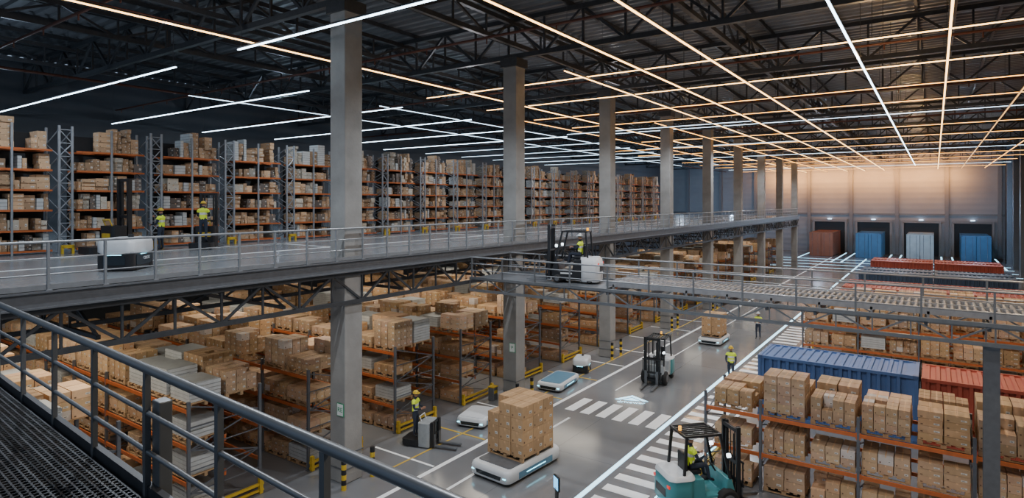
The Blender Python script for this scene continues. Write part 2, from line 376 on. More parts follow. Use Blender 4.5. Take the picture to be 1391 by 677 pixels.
def shelf_fill(xf,y0,y1,z,hmax,prom,top=False):
    y=y0
    while y<y1-.15:
        w=min(R.choice([.16,.2,.24,.3,.36,.48]),y1-y)
        if R.random()<.08: y+=w; continue
        d=R.uniform(.5,.85); h=R.uniform(.35 if top else .5,1)*hmax
        if R.random()<.09:
            WR.append((xf-d/2,y+w/2,z,d,w-.03,h,prom)); y+=w; continue
        bt=R.uniform(.5,1.2); n=max(1,int(h/R.uniform(.12,.26))); bh=h/n; g=R.random()
        for q in range(n):
            t=bt*R.uniform(.82,1.18); tint=(t,t*1.02,t*1.08)
            if g<.18: tint=(t*.95,t*1.35,t*2.)
            elif g<.3: tint=(t*.35,t*.45,t*.7)
            BOX.append((xf-d/2-R.uniform(0,.12),y+w/2,z+q*bh,d,w-.02,bh-.008,tint,prom))
        y+=w
def frame_mesh(depth,h,pw=.085):
    m=M()
    for s in(-1,1): m.box((0,s*(depth/2-pw/2),h/2),(pw,pw,h)); m.box((0,s*(depth/2-pw/2),.01),(.16,.16,.02))
    n=max(2,int(h/.62)); p=(h-.3)/n; a=depth/2-pw
    for i in range(n):
        s=1 if i%2 else -1
        m.beam((0,-s*a,.15+i*p),(0,s*a,.15+(i+1)*p),.035)
        m.beam((0,-a,.15+i*p),(0,a,.15+i*p),.03)
    return m
_fm={}
def get_frame(d,h):
    if (d,h) not in _fm: _fm[(d,h)]=frame_mesh(d,h).mesh('upright_frame',[frame_m])
    return _fm[(d,h)]
_bm={}
def get_beam(L):
    L=round(L,3)
    if L not in _bm:
        m=M(); m.box((0,0,0),(L-.09,.05,.11)); 
        for s in(-1,1): m.box((s*(L/2-.05),0,-.02),(.03,.065,.2))
        _bm[L]=m.mesh('beam',[orange])
    return _bm[L]
def rack_row(xs,y0,depth,levels,h,label,group,topH=(.8,1.5),prom=1.,double=False,guard=None,lvprom=.8,wr=.12,first=None):
    xs=list(xs)
    r=thing('pallet_rack',label,'rack',((xs[0]+xs[-1])/2,y0+depth/2,0),0,group)
    cx=(xs[0]+xs[-1])/2
    for x in xs: mk('upright_frame',get_frame(depth,h),None,r,(x-cx,0,0))
    for i in range(len(xs)-1):
        a,b=sorted((xs[i],xs[i+1])); L=b-a
        for z in levels[1:]:
            for s in((-1,1) if not double else(-1,0,1)): mk('beam',get_beam(L),None,r,((a+b)/2-cx,s*(depth/2-.03),z-.06))
        n=2 if L>2.2 else 1
        for li,z in enumerate(levels):
            top=li==len(levels)-1
            gap=(levels[li+1]-z-.12-.15-.12) if not top else 0
            rows=[y0+.62] if not (double) else ([y0+.62,y0+depth-.62])
            for ri,yc in enumerate(rows):
                if ri and not top: continue
                for q in range(n):
                    if R.random()<.04: continue
                    hh=R.uniform(*(first if (first and i==0) else topH)) if top else gap*R.uniform(.7,1)
                    near=1. if top else lvprom
                    load(a+L/n*(q+.5),yc,z+.005,min(1.24,L/n-.14),1.06,hh,prom*near,wr)
    if guard:
        m=M()
        for s in(-1,1): m.box((0,s*(depth/2-.1),.25),(.12,.12,.5))
        m.box((0,0,.3),(.08,depth,.08)); m.box((0,0,.1),(.08,depth,.06))
        mk('end_guard',m,[yellow],r,(guard-cx,0,0))
    return r
RY=[5.0,9.2,13.4,17.6,21.8,26.4,31.0,35.8,40.6,45.6,50.6,55.6,60.6,65.6,70.6,75.6,80.6,85.6,90.6]
for i,y in enumerate(RY):
    nb=6 if y<46 else 3
    xs=[-18.2-2.8*k3 for k3 in range(nb+1)]
    rack_row(xs,y,2.4,[.02,1.12,2.2,3.3],3.55,'pallet racking with orange beams and cardboard boxes below the mezzanine','racks below the mezzanine',topH=(.5,1.15),prom=1. if y<30 else .8,double=True,guard=-18.2+.14,lvprom=.55,wr=.17)
rack_row([-6.5,-4.7,-1.9,.9,3.7,6.5],20.95,2.4,[.02,1.26,2.5],3.0,'low pallet racking of stacked brown cartons beside the walkway','racks beside the walkway',topH=(.75,1.25),prom=1.3,double=True,guard=-6.5-.14,wr=.06,first=(.4,.62))
for y in(38.5,42.8,47.2):
    rack_row([-6.3+2.8*q for q in range(6)],y,2.4,[.02,1.3,2.6],3.3,'orange-beamed pallet racking behind the shipping containers','racks behind the containers',topH=(.5,1.2),prom=.9,double=True,guard=-6.3-.14)
# mezzanine racks
tw=M(); TH=4.85; TD=.42
for x in(0,-1.3):
    for y in(0,TD): tw.box((x,y,TH/2),(.07,.07,TH)); tw.box((x,y,.01),(.14,.14,.02))
n=9
for i in range(n):
    z0=.15+i*(TH-.3)/n; z1=.15+(i+1)*(TH-.3)/n
    a,b=(0,TD) if i%2 else(TD,0)
    tw.beam((0,a,z0),(0,b,z1),.03); tw.beam((0,0,z1),(0,TD,z1),.03)
    a,b=(0,-1.3) if i%2 else(-1.3,0)
    for yy2 in(0,TD): tw.beam((a,yy2,z0),(b,yy2,z1),.03)
towg=mat('tower_grey',(.27,.295,.33),.45,.2)
twm=tw.mesh('upright_tower',[towg])
by0=TD+.28; bl=3.25-.08-by0
bm=M(); bm.box((0,0,0),(.05,bl,.07)); bm=bm.mesh('beam',[orange])
pst=M(); pst.box((0,0,TH/2),(.07,.07,TH)); pst=pst.mesh('upright_post',[towg])
gd=M(); gd.box((.18,.21,.28),(.08,.42,.12)); gd.box((.18,.04,.15),(.08,.08,.3)); gd.box((.18,.38,.15),(.08,.08,.3)); gd=gd.mesh('foot_guard',[yellow])
back=M(); back.box((0,0,0),(.03,bl,TH-.5)); back=back.mesh('dark_backing',[mat('backing_shade',(.018,.019,.022),.8)])  # dark sheet blocks the view through, standing in for shade behind the shelves
XT=-27.0
LV=[.12,.88,1.64,2.40,3.16,3.92]
for i in range(20):
    y=5.65+3.25*i
    r=thing('storage_rack','tall storage rack with orange beams, lattice towers and small cartons','rack',(XT,y,DK),0,'storage racks on the mezzanine')
    mk('upright_tower',twm,None,r); mk('foot_guard',gd,None,r); mk('dark_backing',back,None,r,(-1.35,by0+bl/2,TH/2)); mk('upright_post',pst,None,r,(-.42,by0+bl/2,0))
    for z in LV:
        for dx in(-.42,-1.25): mk('beam',bm,None,r,(dx,by0+bl/2,z))
    for li,z in enumerate(LV):
        hmax=.63 if li<5 else 1.15
        shelf_fill(XT-.5,y+by0+.03,y+by0+bl-.02,DK+z+.04,hmax,.45,li==5)
# finalize loads
def score(b):
    u,v,t=proj(b[0],b[1],b[2])
    s=(b[3]*b[5])**.5/t*b[-1]
    if not(-20<u<1410 and 0<v<700): s=0
    return s
PALS=sorted(PAL,key=lambda p:-( (1/proj(p[0],p[1],p[2])[2])*p[5] if -20<proj(p[0],p[1],p[2])[0]<1410 and proj(p[0],p[1],p[2])[1]<700 else 0))
def pal_geo(m,x,y,z,w,d,full=True):
    if full:
        for s in(-1,0,1):
            m.box((x,y+s*(d/2-.05),z+.011),(w,.1,.022))
            for q in(-1,0,1): m.box((x+q*(w/2-.07),y+s*(d/2-.05),z+.066),(.14,.1,.088))
        for q in range(6): m.box((x-w/2+.06+q*(w-.12)/5,y,z+.128),(.12,d,.03))
    else:
        for s in(-1,0,1): m.box((x,y+s*(d/2-.05),z+.05),(w,.1,.1))
        m.box((x,y,z+.125),(w,d,.04))
_pm={}
for i,(x,y,z,w,d,pr) in enumerate(PALS[:300]):
    k4=(round(w,2),round(d,2))
    if k4 not in _pm:
        m=M(); pal_geo(m,0,0,0,w,d); _pm[k4]=m.mesh('wooden_pallet',[wood])
    mk('wooden_pallet',_pm[k4],None,loc=(x,y,z),label='wooden pallet under stacked cartons on a rack',cat='pallet',group='pallets on the racks')
m=M()
for (x,y,z,w,d,pr) in PALS[300:]: pal_geo(m,x,y,z,w,d,False)
mk('wooden_pallets',m,[wood],label='many wooden pallets further along the racks',cat='pallets',kind='stuff')
BS=sorted(BOX,key=lambda b:-score(b))
for b in BS[:300]:
    m=M(); m.box((0,0,b[5]/2),(b[3],b[4],b[5]),0,b[6])
    mk('cardboard_box',m,[CB],loc=(b[0],b[1],b[2]),tint=True,label='pale printed carton stacked on a rack' if b[6][2]>2 else 'brown taped cardboard box stacked on a pallet rack',cat='box',group='cardboard boxes on the racks')
m=M()
for b in BS[300:]: m.box((b[0],b[1],b[2]+b[5]/2),(b[3],b[4],b[5]),0,b[6])
mk('cardboard_boxes',m,[CB],tint=True,label='masses of brown cardboard boxes filling the racks',cat='boxes',kind='stuff')
wrm=[mat('wrap_white',(.50,.52,.52),.35,amt=.15),mat('wrap_grey',(.28,.30,.31),.4,amt=.15)]
WR.sort(key=lambda w:-w[6]*w[5]/proj(w[0],w[1],w[2])[2])
def wgeo(m,x,y,z,w,d,h):
    n=max(2,int(h/.11)); p=h/n
    for k5 in range(n): 
        m.box((x,y,z+p*(k5+.42)),(w,d,p*.82),0); m.box((x,y,z+p*(k5+.92)),(w*.96,d*.96,p*.18),1)
m2=M()
for i,(x,y,z,w,d,h,pr) in enumerate(WR):
    if i<160:
        m=M(); wgeo(m,0,0,0,w,d,h); mk('wrapped_stack',m,wrm,loc=(x,y,z),label='stack of flat white trays wrapped on a rack',cat='stack of trays',group='wrapped tray stacks')
    else: wgeo(m2,x,y,z,w,d,h)
if m2.v: mk('wrapped_stacks',m2,wrm,label='further white wrapped tray stacks on the racks',cat='stacks of trays',kind='stuff')

# ---------------- shipping containers on the right ----------------
BL=(.07,.14,.33); RD=(.36,.075,.05); DB=(.045,.085,.15)
container(5.95,2.6,2.7,BL,'shipping_container','dark blue corrugated shipping container behind the carton racks',(-3.5,29.7,0),0,'yard containers')
container(5.95,2.6,2.65,RD,'shipping_container','brick red corrugated container beside the blue one',(2.55,29.75,0),0,'yard containers')
for y,c,lb in((57.5,RD,'red'),(70.5,DB,'dark blue'),(84,RD,'red'),(60.5,RD,'red'),(73.5,DB,'dark blue'),(87,RD,'red'),(54.2,(.30,.10,.07),'rust red')):
    for x in(-3.2,3.0):
        container(6.05,2.6,2.62,c,'shipping_container',lb+' corrugated shipping container in a storage row',(x,y,0),0,'stored containers')

# ---------------- floor markings ----------------
def fline(x0,y0,x1,y1,w,mt=linew,label='white painted lane line on the concrete floor',z=.005,name='lane_line',group='lane lines'):
    m=M(); c=((x0+x1)/2,(y0+y1)/2); m.beam((x0-c[0],y0-c[1],0),(x1-c[0],y1-c[1],0),w,.006); mk(name,m,[mt],loc=(c[0],c[1],z),label=label,cat='floor marking',group=group)
fline(-14.6,2,-14.6,117,.18); fline(-9.4,2,-9.4,117,.18,lineg,'bright bluish-white lane line beside the walkway'); fline(-7.2,2,-7.2,100,.14,z=.006)
fline(-13.2,2,-13.2,23.3,.12,z=.007); fline(-13.2,28,-13.2,60,.08,z=.007)
def zebra(cells,label,loc):
    m=M()
    for c,d in cells: m.box((c[0]-loc[0],c[1]-loc[1],0),(d[0],d[1],.006))
    mk('crosswalk',m,[linew],loc=(loc[0],loc[1],.008),label=label,cat='crosswalk')
zebra([((-8.3,y*.95+6,0),(1.5,.45)) for y in range(0,75)],'long zebra-striped pedestrian walkway along the lane',(-8.3,40))
zebra([((-13.7+q*.78,25.1,0),(.46,1.9)) for q in range(6)],'white zebra crossing across the driving lane',(-11.8,25.1))
for y in(16.2,19.2,22.6,25.3,29,32.4,36,40,44,48):
    fline(-17.8,y,-14.75,y,.1,liney if int(y)%2 else linew,'painted parking bay line beside the racks',z=.006,name='bay_line',group='bay lines')
fline(-15.9,14.6,-15.9,60,.08,liney,'yellow painted line along the rack fronts',z=.007)
fline(-6.9,16.2,2,16.2,.14,linew,'white line across the floor before the racks',z=.007)
for i,y in enumerate((98,103,108,113)): fline(-22,y,9,y,.2,lineg,'bluish-white painted line on the loading area floor',z=.006,name='bay_line',group='loading area lines')
for x in DXS:
    for s in(-1,1): fline(x+s*2.9,108,x+s*2.9,129,.22,lineg,'glowing cyan-white guide line at a loading dock',z=.009,name='guide_line',group='dock guide lines')
for (a,b,c,d) in((-7.35,16.4,-7.35,20.3),(-7.35,20.3,-6.95,24),(-7.4,16.0,-5,15.6)): fline(a,b,c,d,.06,cyan,'cyan safety light line projected around the forklift',z=.013,name='safety_light_line',group='forklift light lines')
m=M()
m.add([(-.8,0,0),(0,.75,0),(.8,0,0),(.55,0,0),(0,.5,0),(-.55,0,0)],[(0,5,4,1),(1,4,3,2)])
m.add([(-.4,0,0),(0,.36,0),(.4,0,0)],[(0,2,1)])
em=mk('floor_emblem',m,[lineg],loc=(-11.9,27.0,.02),rz=.35,label='white triangular arrow emblem of light projected on the lane',cat='floor marking')  # glowing mesh stands in for light projected onto the floor
text('drivewer',.36,em,(0,-.3,0),(0,0,0),lineg,ext=.001)

# ---------------- bridge ----------------
BY0,BY1,BZ=19.7,22.5,6.35; BX0,BX1=-15.9,9.4; BLn=BX1-BX0
br=thing('conveyor_bridge','steel conveyor footbridge with lattice sides crossing above the lane','bridge',(BX0,BY0,BZ))
m=M(); m.box((3.0,1.4,-.05),(6.0,2.7,.08))
for q in range(15): m.box((6.25+q*1.35,1.4,-.12),(.08,2.7,.12))
mk('bridge_deck',m,[mat('bridge_plate',(.12,.13,.145),.45,.3)],br)
for y in(0,2.8):
    mk('side_truss',truss_mesh(BLn,.5,.9,'X',.10,.045),[rail_m],br,(0,y,-.5))
    m=M()
    for z in(.32,.6,.86): m.cyl((0,y,z),(BLn,y,z),.03 if z>.8 else .02,8)
    mk('handrail',m,[mat('rail_light_grey',(.25,.265,.285))],br)
    pm=M(); pm.box((0,0,.43),(.05,.05,.86)); pm=pm.mesh('post',[rail_m])
    for q in range(17): mk('post',pm,None,br,(.1+q*1.55,y,0))
m=M()
cx0=6.0; cl=BLn-cx0-.1
for y in(.5,1.38,2.3): m.box((cx0+cl/2,y,.17),(cl,.06,.2))
for q in range(14): m.box((6.3+q*1.35,.5,0),(.06,.06,.3)); m.box((6.3+q*1.35,2.3,0),(.06,.06,.3))
mk('conveyor_frame',m,[mat('conveyor_frame_grey',(.30,.31,.33),.4,.3)],br)
rm=M(); rm.cyl((0,.54,.2),(0,2.26,.2),.06,10); rmm=rm.mesh('roller',[mat('roller_steel',(.20,.21,.23),.35,.5)])
for q in range(100): mk('roller',rmm,None,br,(cx0+.1+q*.17,0,0))
m=M()
q=0
while cx0+.1+(100+q)*.17<BLn-.15:
    xx=cx0+.1+(100+q)*.17; m.cyl((xx,.54,.2),(xx,2.26,.2),.06,10); q+=1
mk('roller',m,[MATS['roller_steel']],br,kind='stuff')
def hcol(x,y,z1):
    m=M(); w=.34; m.box((0,w/2-.02,z1/2),(w,.04,z1)); m.box((0,-w/2+.02,z1/2),(w,.04,z1)); m.box((0,0,z1/2),(.05,w-.08,z1)); m.box((0,0,.02),(.6,.6,.04))
    mk('steel_post',m,[steel2],loc=(x,y,0),label='dark grey steel post carrying the conveyor bridge',cat='post',group='bridge posts')
hcol(1.2,20.0,5.78); hcol(8.7,20.0,5.78)

# ---------------- foreground catwalk ----------------
CZ=7.3
a=Vector((-12.0,2.66,CZ)); b=Vector((1.0,1.75,CZ)); dv=(b-a); L=dv.length; ang=math.atan2(dv.y,dv.x)
cw=thing('catwalk','dark steel grating catwalk beside the tubular handrail','catwalk',a,ang)
m=M()
for q in range(52): m.box((L/2,-.05-q*.05,-.02),(L,.014,.04))
for q in range(int(L/.06)): m.box((q*.06,-1.35,-.015),(.012,2.6,.03))
mk('grating',m,[mat('grating_steel',(.07,.074,.082),.45,.4)],cw)
m=M(); m.box((L/2,.02,-.08),(L,.05,.3)); m.box((L/2,-2.7,-.08),(L,.05,.3)); m.box((L/2,-1.35,-.2),(L,2.65,.02)); mk('beams_and_dark_sheet',m,[steel],cw)  # two beams, plus a dark sheet standing in for the blackness below
hr=thing('guard_railing','thick dark grey tubular handrail beside the grating catwalk','railing',a,ang)
hh=.945
for z,r_,nm in((hh,.034,'top_rail'),(hh-.33,.018,'mid_rail'),(hh-.62,.018,'mid_rail')):
    m=M(); m.cyl((0,0,z),(L,0,z),r_,16); mk(nm,m,[rail_m],hr)
m=M(); m.box((0,0,hh/2-.1),(.045,.04,hh+.2)); m.box((0,.03,-.05),(.12,.02,.2)); pmesh=m.mesh('post',[rail_m])
x=9.45
while x>0: mk('post',pmesh,None,hr,(x,.0,0)); x-=1.15
m=M(); m.box((7.2,.09,.1),(.13,.1,1.2)); mk('stanchion',m,[rail_m],hr,bevel=.01)

# ---------------- people ----------------
BASE=dict(pelvis=(0,0,.97),waist=(0,-.01,1.1),chest=(0,-.01,1.3),neckb=(0,-.015,1.46),neck=(0,-.005,1.53),head1=(0,.015,1.60),head2=(0,.01,1.68),head3=(0,0,1.745),
 shL=(-.185,-.01,1.41),elL=(-.235,-.04,1.13),wrL=(-.235,.05,.89),paL=(-.23,.075,.83),
 shR=(.185,-.01,1.41),elR=(.235,-.04,1.13),wrR=(.235,.05,.89),paR=(.23,.075,.83),
 hipL=(-.095,0,.9),knL=(-.11,.02,.5),anL=(-.115,-.02,.1),toL=(-.13,.15,.045),
 hipR=(.095,0,.9),knR=(.11,.02,.5),anR=(.115,-.02,.1),toR=(.13,.15,.045))
RAD=dict(pelvis=(.155,.115),waist=(.14,.105),chest=(.165,.12),neckb=(.085,.075),neck=(.055,.055),head1=(.068,.08),head2=(.078,.095),head3=(.05,.062),
 sh=(.065,.065),el=(.047,.047),wr=(.03,.03),pa=(.036,.022),hip=(.095,.1),kn=(.062,.062),an=(.045,.045),to=(.042,.035))
ED=[('pelvis','waist','t'),('waist','chest','t'),('chest','neckb','t'),('neckb','neck','s'),('neck','head1','s'),('head1','head2','s'),('head2','head3','s')]
for sd in 'LR': ED+=[('chest','sh'+sd,'t'),('sh'+sd,'el'+sd,'a'),('el'+sd,'wr'+sd,'a'),('wr'+sd,'pa'+sd,'s'),('pelvis','hip'+sd,'p'),('hip'+sd,'kn'+sd,'p'),('kn'+sd,'an'+sd,'p'),('an'+sd,'to'+sd,'b')]
POSES={'stand':{},
 'hold':dict(elL=(-.24,.06,1.14),wrL=(-.13,.27,1.13),paL=(-.09,.33,1.14),elR=(.24,.06,1.14),wrR=(.13,.27,1.13),paR=(.09,.33,1.14)),
 'walk':dict(knL=(-.1,.16,.52),anL=(-.1,.2,.12),toL=(-.11,.36,.07),knR=(.1,-.04,.5),anR=(.1,-.26,.14),toR=(.11,-.12,.045),elL=(-.23,-.12,1.14),wrL=(-.22,-.08,.9),paL=(-.22,-.06,.84),elR=(.24,.04,1.14),wrR=(.2,.2,.98),paR=(.19,.25,.94)),
 'sit':dict(knL=(-.15,.42,.97),anL=(-.15,.5,.56),toL=(-.16,.66,.50),knR=(.15,.42,.97),anR=(.15,.5,.56),toR=(.16,.66,.50),elL=(-.26,.12,1.16),wrL=(-.15,.34,1.2),paL=(-.11,.4,1.22),elR=(.26,.12,1.16),wrR=(.15,.34,1.2),paR=(.11,.4,1.22)),
 'reach':dict(elR=(.26,.12,1.3),wrR=(.22,.36,1.4),paR=(.21,.42,1.43),elL=(-.24,.05,1.14),wrL=(-.18,.28,1.1),paL=(-.16,.34,1.1))}
_bd={}
def body(pose):
    if pose in _bd: return _bd[pose]
    J=dict(BASE); J.update(POSES[pose]); names=list(J); V=[Vector(J[k6]) for k6 in names]; E=[];tags=[];rad=[]
    for k6 in names: rad.append(RAD.get(k6) or RAD[k6[:-1]])
    for p,q,t in ED: E.append((names.index(p),names.index(q))); tags.append(t)
    roots=[0]
    def chain(pts,rs,attach=None):
        prev=attach
        for p,rr in zip(pts,rs):
            V.append(Vector(p)); rad.append((rr,rr)); i=len(V)-1
            if prev is None: roots.append(i)
            else: E.append((prev,i)); tags.append('s')
            prev=i
    h1=V[names.index('head1')]; h2=V[names.index('head2')]
    mid=(h1+h2)/2
    chain([mid+Vector((0,.07,.0)),mid+Vector((0,.108,-.008))],[.014,.012])
    for s in(-1,1): chain([mid+Vector((s*.06,-.005,.015)),mid+Vector((s*.088,-.012,.02))],[.02,.016])
    for sd,sg in(('L',-1),('R',1)):
        w=V[names.index('wr'+sd)]; p=V[names.index('pa'+sd)]; d=(p-w).normalized()
        side=d.cross(Vector((sg,0,0))); 
        if side.length<.3: side=d.cross(Vector((0,0,1)))
        side.normalize(); nn=side.cross(d)*( -sg)
        for o,ln in((-.027,.06),(-.009,.075),(.009,.07),(.027,.055)):
            b0=p+side*o; chain([b0,b0+d*ln*.55+nn*.008,b0+d*ln+nn*.03],[.0095,.009,.0075])
        b0=p-d*.01-side*.02; chain([b0,b0-side*.03+d*.02,b0-side*.035+d*.05+nn*.01],[.011,.010,.008])
    me=bpy.data.meshes.new('tmpbody'); me.from_pydata(V,E,[]); o=bpy.data.objects.new('tmpbody',me); COL.objects.link(o)
    sk=o.modifiers.new('skin','SKIN'); sk.use_smooth_shade=True
    sv=me.skin_vertices[0].data
    for i,r_ in enumerate(rad): sv[i].radius=r_; sv[i].use_root=i in roots
    ss=o.modifiers.new('sub','SUBSURF'); ss.levels=1; ss.render_levels=1
    bpy.context.view_layer.update(); dg=bpy.context.evaluated_depsgraph_get()
    nm=bpy.data.meshes.new_from_object(o.evaluated_get(dg)); bpy.data.objects.remove(o); nm.name='body'
    nm.materials.clear()
    for q in(skin,navy,jean,black): nm.materials.append(q)
    idx={'s':0,'t':1,'a':1,'p':2,'b':3}; VM=M()
    segs=[(V[e[0]],V[e[1]],tg,max(rad[e[0]][0],rad[e[1]][0])) for e,tg in zip(E,tags)]
    vest=[]
    for pl in nm.polygons:
        c=pl.center; best=None
        for p,q,tg,rr in segs:
            d=q-p; t=max(0,min(1,(c-p).dot(d)/max(d.length_squared,1e-9))); ds=(c-(p+d*t)).length-rr*.6
            if best is None or ds<best[0]: best=(ds,tg)
        pl.material_index=idx[best[1]]; pl.use_smooth=True
        if best[1]=='t' and c.z<1.47 : vest.append(pl.index)
    for fi in vest:
        pl=nm.polygons[fi]; z=pl.center.z; mi=1 if(1.06<z<1.12 or 1.22<z<1.27) else 0
        VM.add([nm.vertices[v].co+nm.vertices[v].normal*.014 for v in pl.vertices],[tuple(range(len(pl.vertices)))],mi,True)
    vm=VM.mesh('vest',[hiviz,reflb])
    hm=M(); rings=[]
    for k7 in range(6):
        a_=k7/5*math.pi/2; rr=math.cos(a_)*.9+.02
        rings.append([(h2.x+.112*rr*math.cos(t*math.pi/8),h2.y+.132*rr*math.sin(t*math.pi/8),h2.z+.01+.12*math.sin(a_)) for t in range(16)])
    hm.loft(rings); hm.loft([[(h2.x+q*.13*math.cos(t*math.pi/8),h2.y+.03+q*.155*math.sin(t*math.pi/8),h2.z+.012+zz) for t in range(16)] for q,zz in((.8,-.004),(1,-.006),(1,.006),(.8,.008))])
    ey=M()
    for s in(-1,1): ey.cyl((mid.x+s*.03,mid.y+.075,mid.z+.03),(mid.x+s*.03,mid.y+.092,mid.z+.03),.011,8)
    ey.box((mid.x,mid.y+.088,mid.z-.045),(.045,.01,.008),1)
    hr_=M(); hr_.loft([[(h2.x+.086*q*math.cos(t*math.pi/8),h2.y-.018+.1*q*math.sin(t*math.pi/8),h2.z+zz) for t in range(16)] for q,zz in((.9,-.03),(1,0),(1,.03),(.8,.075),(.4,.095))])
    _bd[pose]=(nm,vm,hm,ey.mesh('face_detail',[black,mat('lips',(.3,.1,.08),.6)]),hr_.mesh('hair',[hair])); return _bd[pose]
def person(pose,loc,rz,label,helmet=None,sc=1.,parent=None,group='workers'):
    nm,vm,hm,ey,hr2=body(pose)
    r=thing('person',label,'person',loc,rz,group,sc)
    mk('body',nm,None,r); mk('vest',vm,None,r); mk('face_detail',ey,None,r); mk('hair',hr2,None,r)
    if helmet: mk('helmet',hm,[helmet],r)
    return r
PI=math.pi
person('walk',(-8.85,32.9,.012),PI+.2,'person in yellow vest and helmet walking on the striped walkway',yellow,1.05)
person('hold',(-10.05,44.2,.012),PI,'person in hi-vis vest standing in the lane holding a device',white,1.05)
person('hold',(-16.75,17.35,.30),-PI/2+.3,'person in yellow vest standing on a low pallet truck',yellow)
person('reach',(-25.6,11.9,DK+.01),PI/2+.6,'person in hi-vis vest standing beside the mezzanine racks',yellow,.95)
person('hold',(-24.9,13.25,DK+.30),PI*.25,'person in dark clothes and vest on an order picker platform',yellow,.95)

# ---------------- vehicles ----------------
def wheel(parent,loc,r,w):
    m=M(); x,y,z=loc
    m.loft([[(x+a,y+rr*math.cos(t*PI/10),z+rr*math.sin(t*PI/10)) for t in range(20)] for a,rr in((-w/2,r*.8),(-w/2+.03,r*.97),(0,r),(w/2-.03,r*.97),(w/2,r*.8))])
    t=mk('wheel',m,[rubber],parent)
    m=M(); m.cyl((x-w/2-.012,y,z),(x+w/2+.012,y,z),r*.55,16); mk('hub',m,[steel2],t)
def forklift(label,loc,rz,sc=1.,body_m=teal,cw_m=white,mast_h=2.25,driver=True,fork_z=.08,drv_label=None,wr=.33,lowb=.28,hood=None):
    r=thing('forklift',label,'forklift',loc,rz,'forklifts',sc)
    m=M(); m.prism([(-.5,lowb),(-.5,1.0),(-.12,.98),(-.05,.52),(.52,.5),(.58,.92),(.72,.92),(.84,.5),(.84,lowb)],-.5,.5); mk('chassis',m,[body_m],r,bevel=.03)
    m=M(); rings=[]
    for z,s,o in((lowb-.06,.9,0),(lowb+.02,1,0),(.75,1,-.01),(.98,.97,.02),(1.08,.86,.06)): rings.append([(p[0]*s,-.78+p[1]*s+o,z) for p in rrect(1.14,.8,.22,0,4)])
    m.loft(rings); mk('counterweight',m,[cw_m],r)
    if hood:
        m=M(); m.loft([[(p[0]*s,-.76+p[1]*s,z) for p in rrect(1.16,.82,.22,0,4)] for z,s in((.99,1),(1.05,.97),(1.11,.86))]); mk('rear_hood',m,[hood],r)
    m=M(); m.box((0,-1.185,.6),(.6,.02,.22)); 
    for s in(-1,1): m.box((s*.42,-1.16,.82),(.12,.04,.07),1)
    mk('rear_grille',m,[black,mat('tail_red',(.6,.02,.01),.3,emit=1)],r)
    wb=wr*.8
    for s in(-1,1): wheel(r,(s*.5,.58,wr),wr,.22); wheel(r,(s*.46,-.8,wb),wb,.18)
    m=M()
    for s in(-1,1):
        m.beam((s*.47,.68,.9),(s*.44,.38,2.15),.06,.07); m.beam((s*.47,-.72,1.02),(s*.44,-.62,2.15),.06,.07); m.beam((s*.44,.42,2.15),(s*.44,-.68,2.15),.06,.06)
    for y in(.4,-.66): m.beam((-.44,y,2.15),(.44,y,2.15),.06)
    for q in range(6): m.beam((-.33+q*.132,.4,2.16),(-.33+q*.132,-.66,2.16),.025,.04)
    mk('overhead_guard',m,[black],r)
    mm=M()
    for s in(-1,1): mm.box((s*.36,1.0,.12+mast_h/2),(.07,.12,mast_h)); mm.box((s*.28,1.04,.12+mast_h/2),(.05,.09,mast_h)); mm.cyl((s*.2,.97,.2),(s*.2,.97,mast_h*.95),.03,8); mm.box((s*.1,1.05,.12+mast_h/2),(.02,.02,mast_h*.9))
    for z in(.25,mast_h*.55,mast_h*.97): mm.box((0,.98,z+.08),(.72,.07,.1))
    mast=mk('mast',mm,[black],r)
    m=M()
    for z in(.2,.58): m.box((0,1.1,z+fork_z),(.95,.04,.1))
    for q in range(7): m.box((-.42+q*.14,1.11,.9+fork_z),(.025,.03,.62))
    m.box((0,1.11,1.2+fork_z),(.92,.035,.05)); mk('load_backrest',m,[black],mast)
    for s in(-1,1):
        m=M(); m.box((s*.27,1.15,.35+fork_z),(.12,.04,.6)); m.prism([(1.13,fork_z-.02),(1.13,fork_z+.04),(2.0,fork_z+.005),(2.05,fork_z-.015)],s*.27-.06,s*.27+.06); mk('fork',m,[steel2],mast)
    m=M(); m.box((0,-.28,1.05),(.46,.46,.12)); m.box((0,-.52,1.32),(.44,.1,.5)); mk('seat',m,[black],r,bevel=.03)
    m=M(); m.cyl((0,.5,.95),(0,.33,1.2),.025,8); c=Vector((0,.31,1.22)); ax=Vector((0,-.55,.83)); u_=Vector((1,0,0)); v_=ax.cross(u_).normalized()
    for q in range(16):
        a1,a2=q*PI/8,(q+1)*PI/8; m.cyl(c+(u_*math.cos(a1)+v_*math.sin(a1))*.16,c+(u_*math.cos(a2)+v_*math.sin(a2))*.16,.013,6)
    m.cyl(c-u_*.16,c+u_*.16,.012,6); mk('steering_wheel',m,[black],r)
    for s in(-1,1):
        m=M(); m.cyl((s*.46,.60,1.55),(s*.46,.68,1.55),.06,12); mk('headlamp',m,[mat('headlamp_lit',(.9,.95,1),.3,emit=4,ecol=(.8,.93,1))],r)
    m=M(); m.cyl((0,-.6,2.19),(0,-.6,2.3),.045,12); mk('beacon',m,[mat('beacon_amber',(.8,.35,.02),.3,emit=2)],r)
    m=M(); m.box((.506,.2,.4),(.01,.5,.06)); m.box((-.506,.2,.4),(.01,.5,.06)); mk('side_stripe',m,[white],r)
    if driver:
        off=Vector((0,-.28*sc,0)); off.rotate(Matrix.Rotation(rz,3,'Z'))
        person('sit',(loc[0]+off.x,loc[1]+off.y,loc[2]+(1.11+.115-.97)*sc),rz,drv_label or 'person in yellow vest and white helmet driving a forklift',white,sc)
    return r
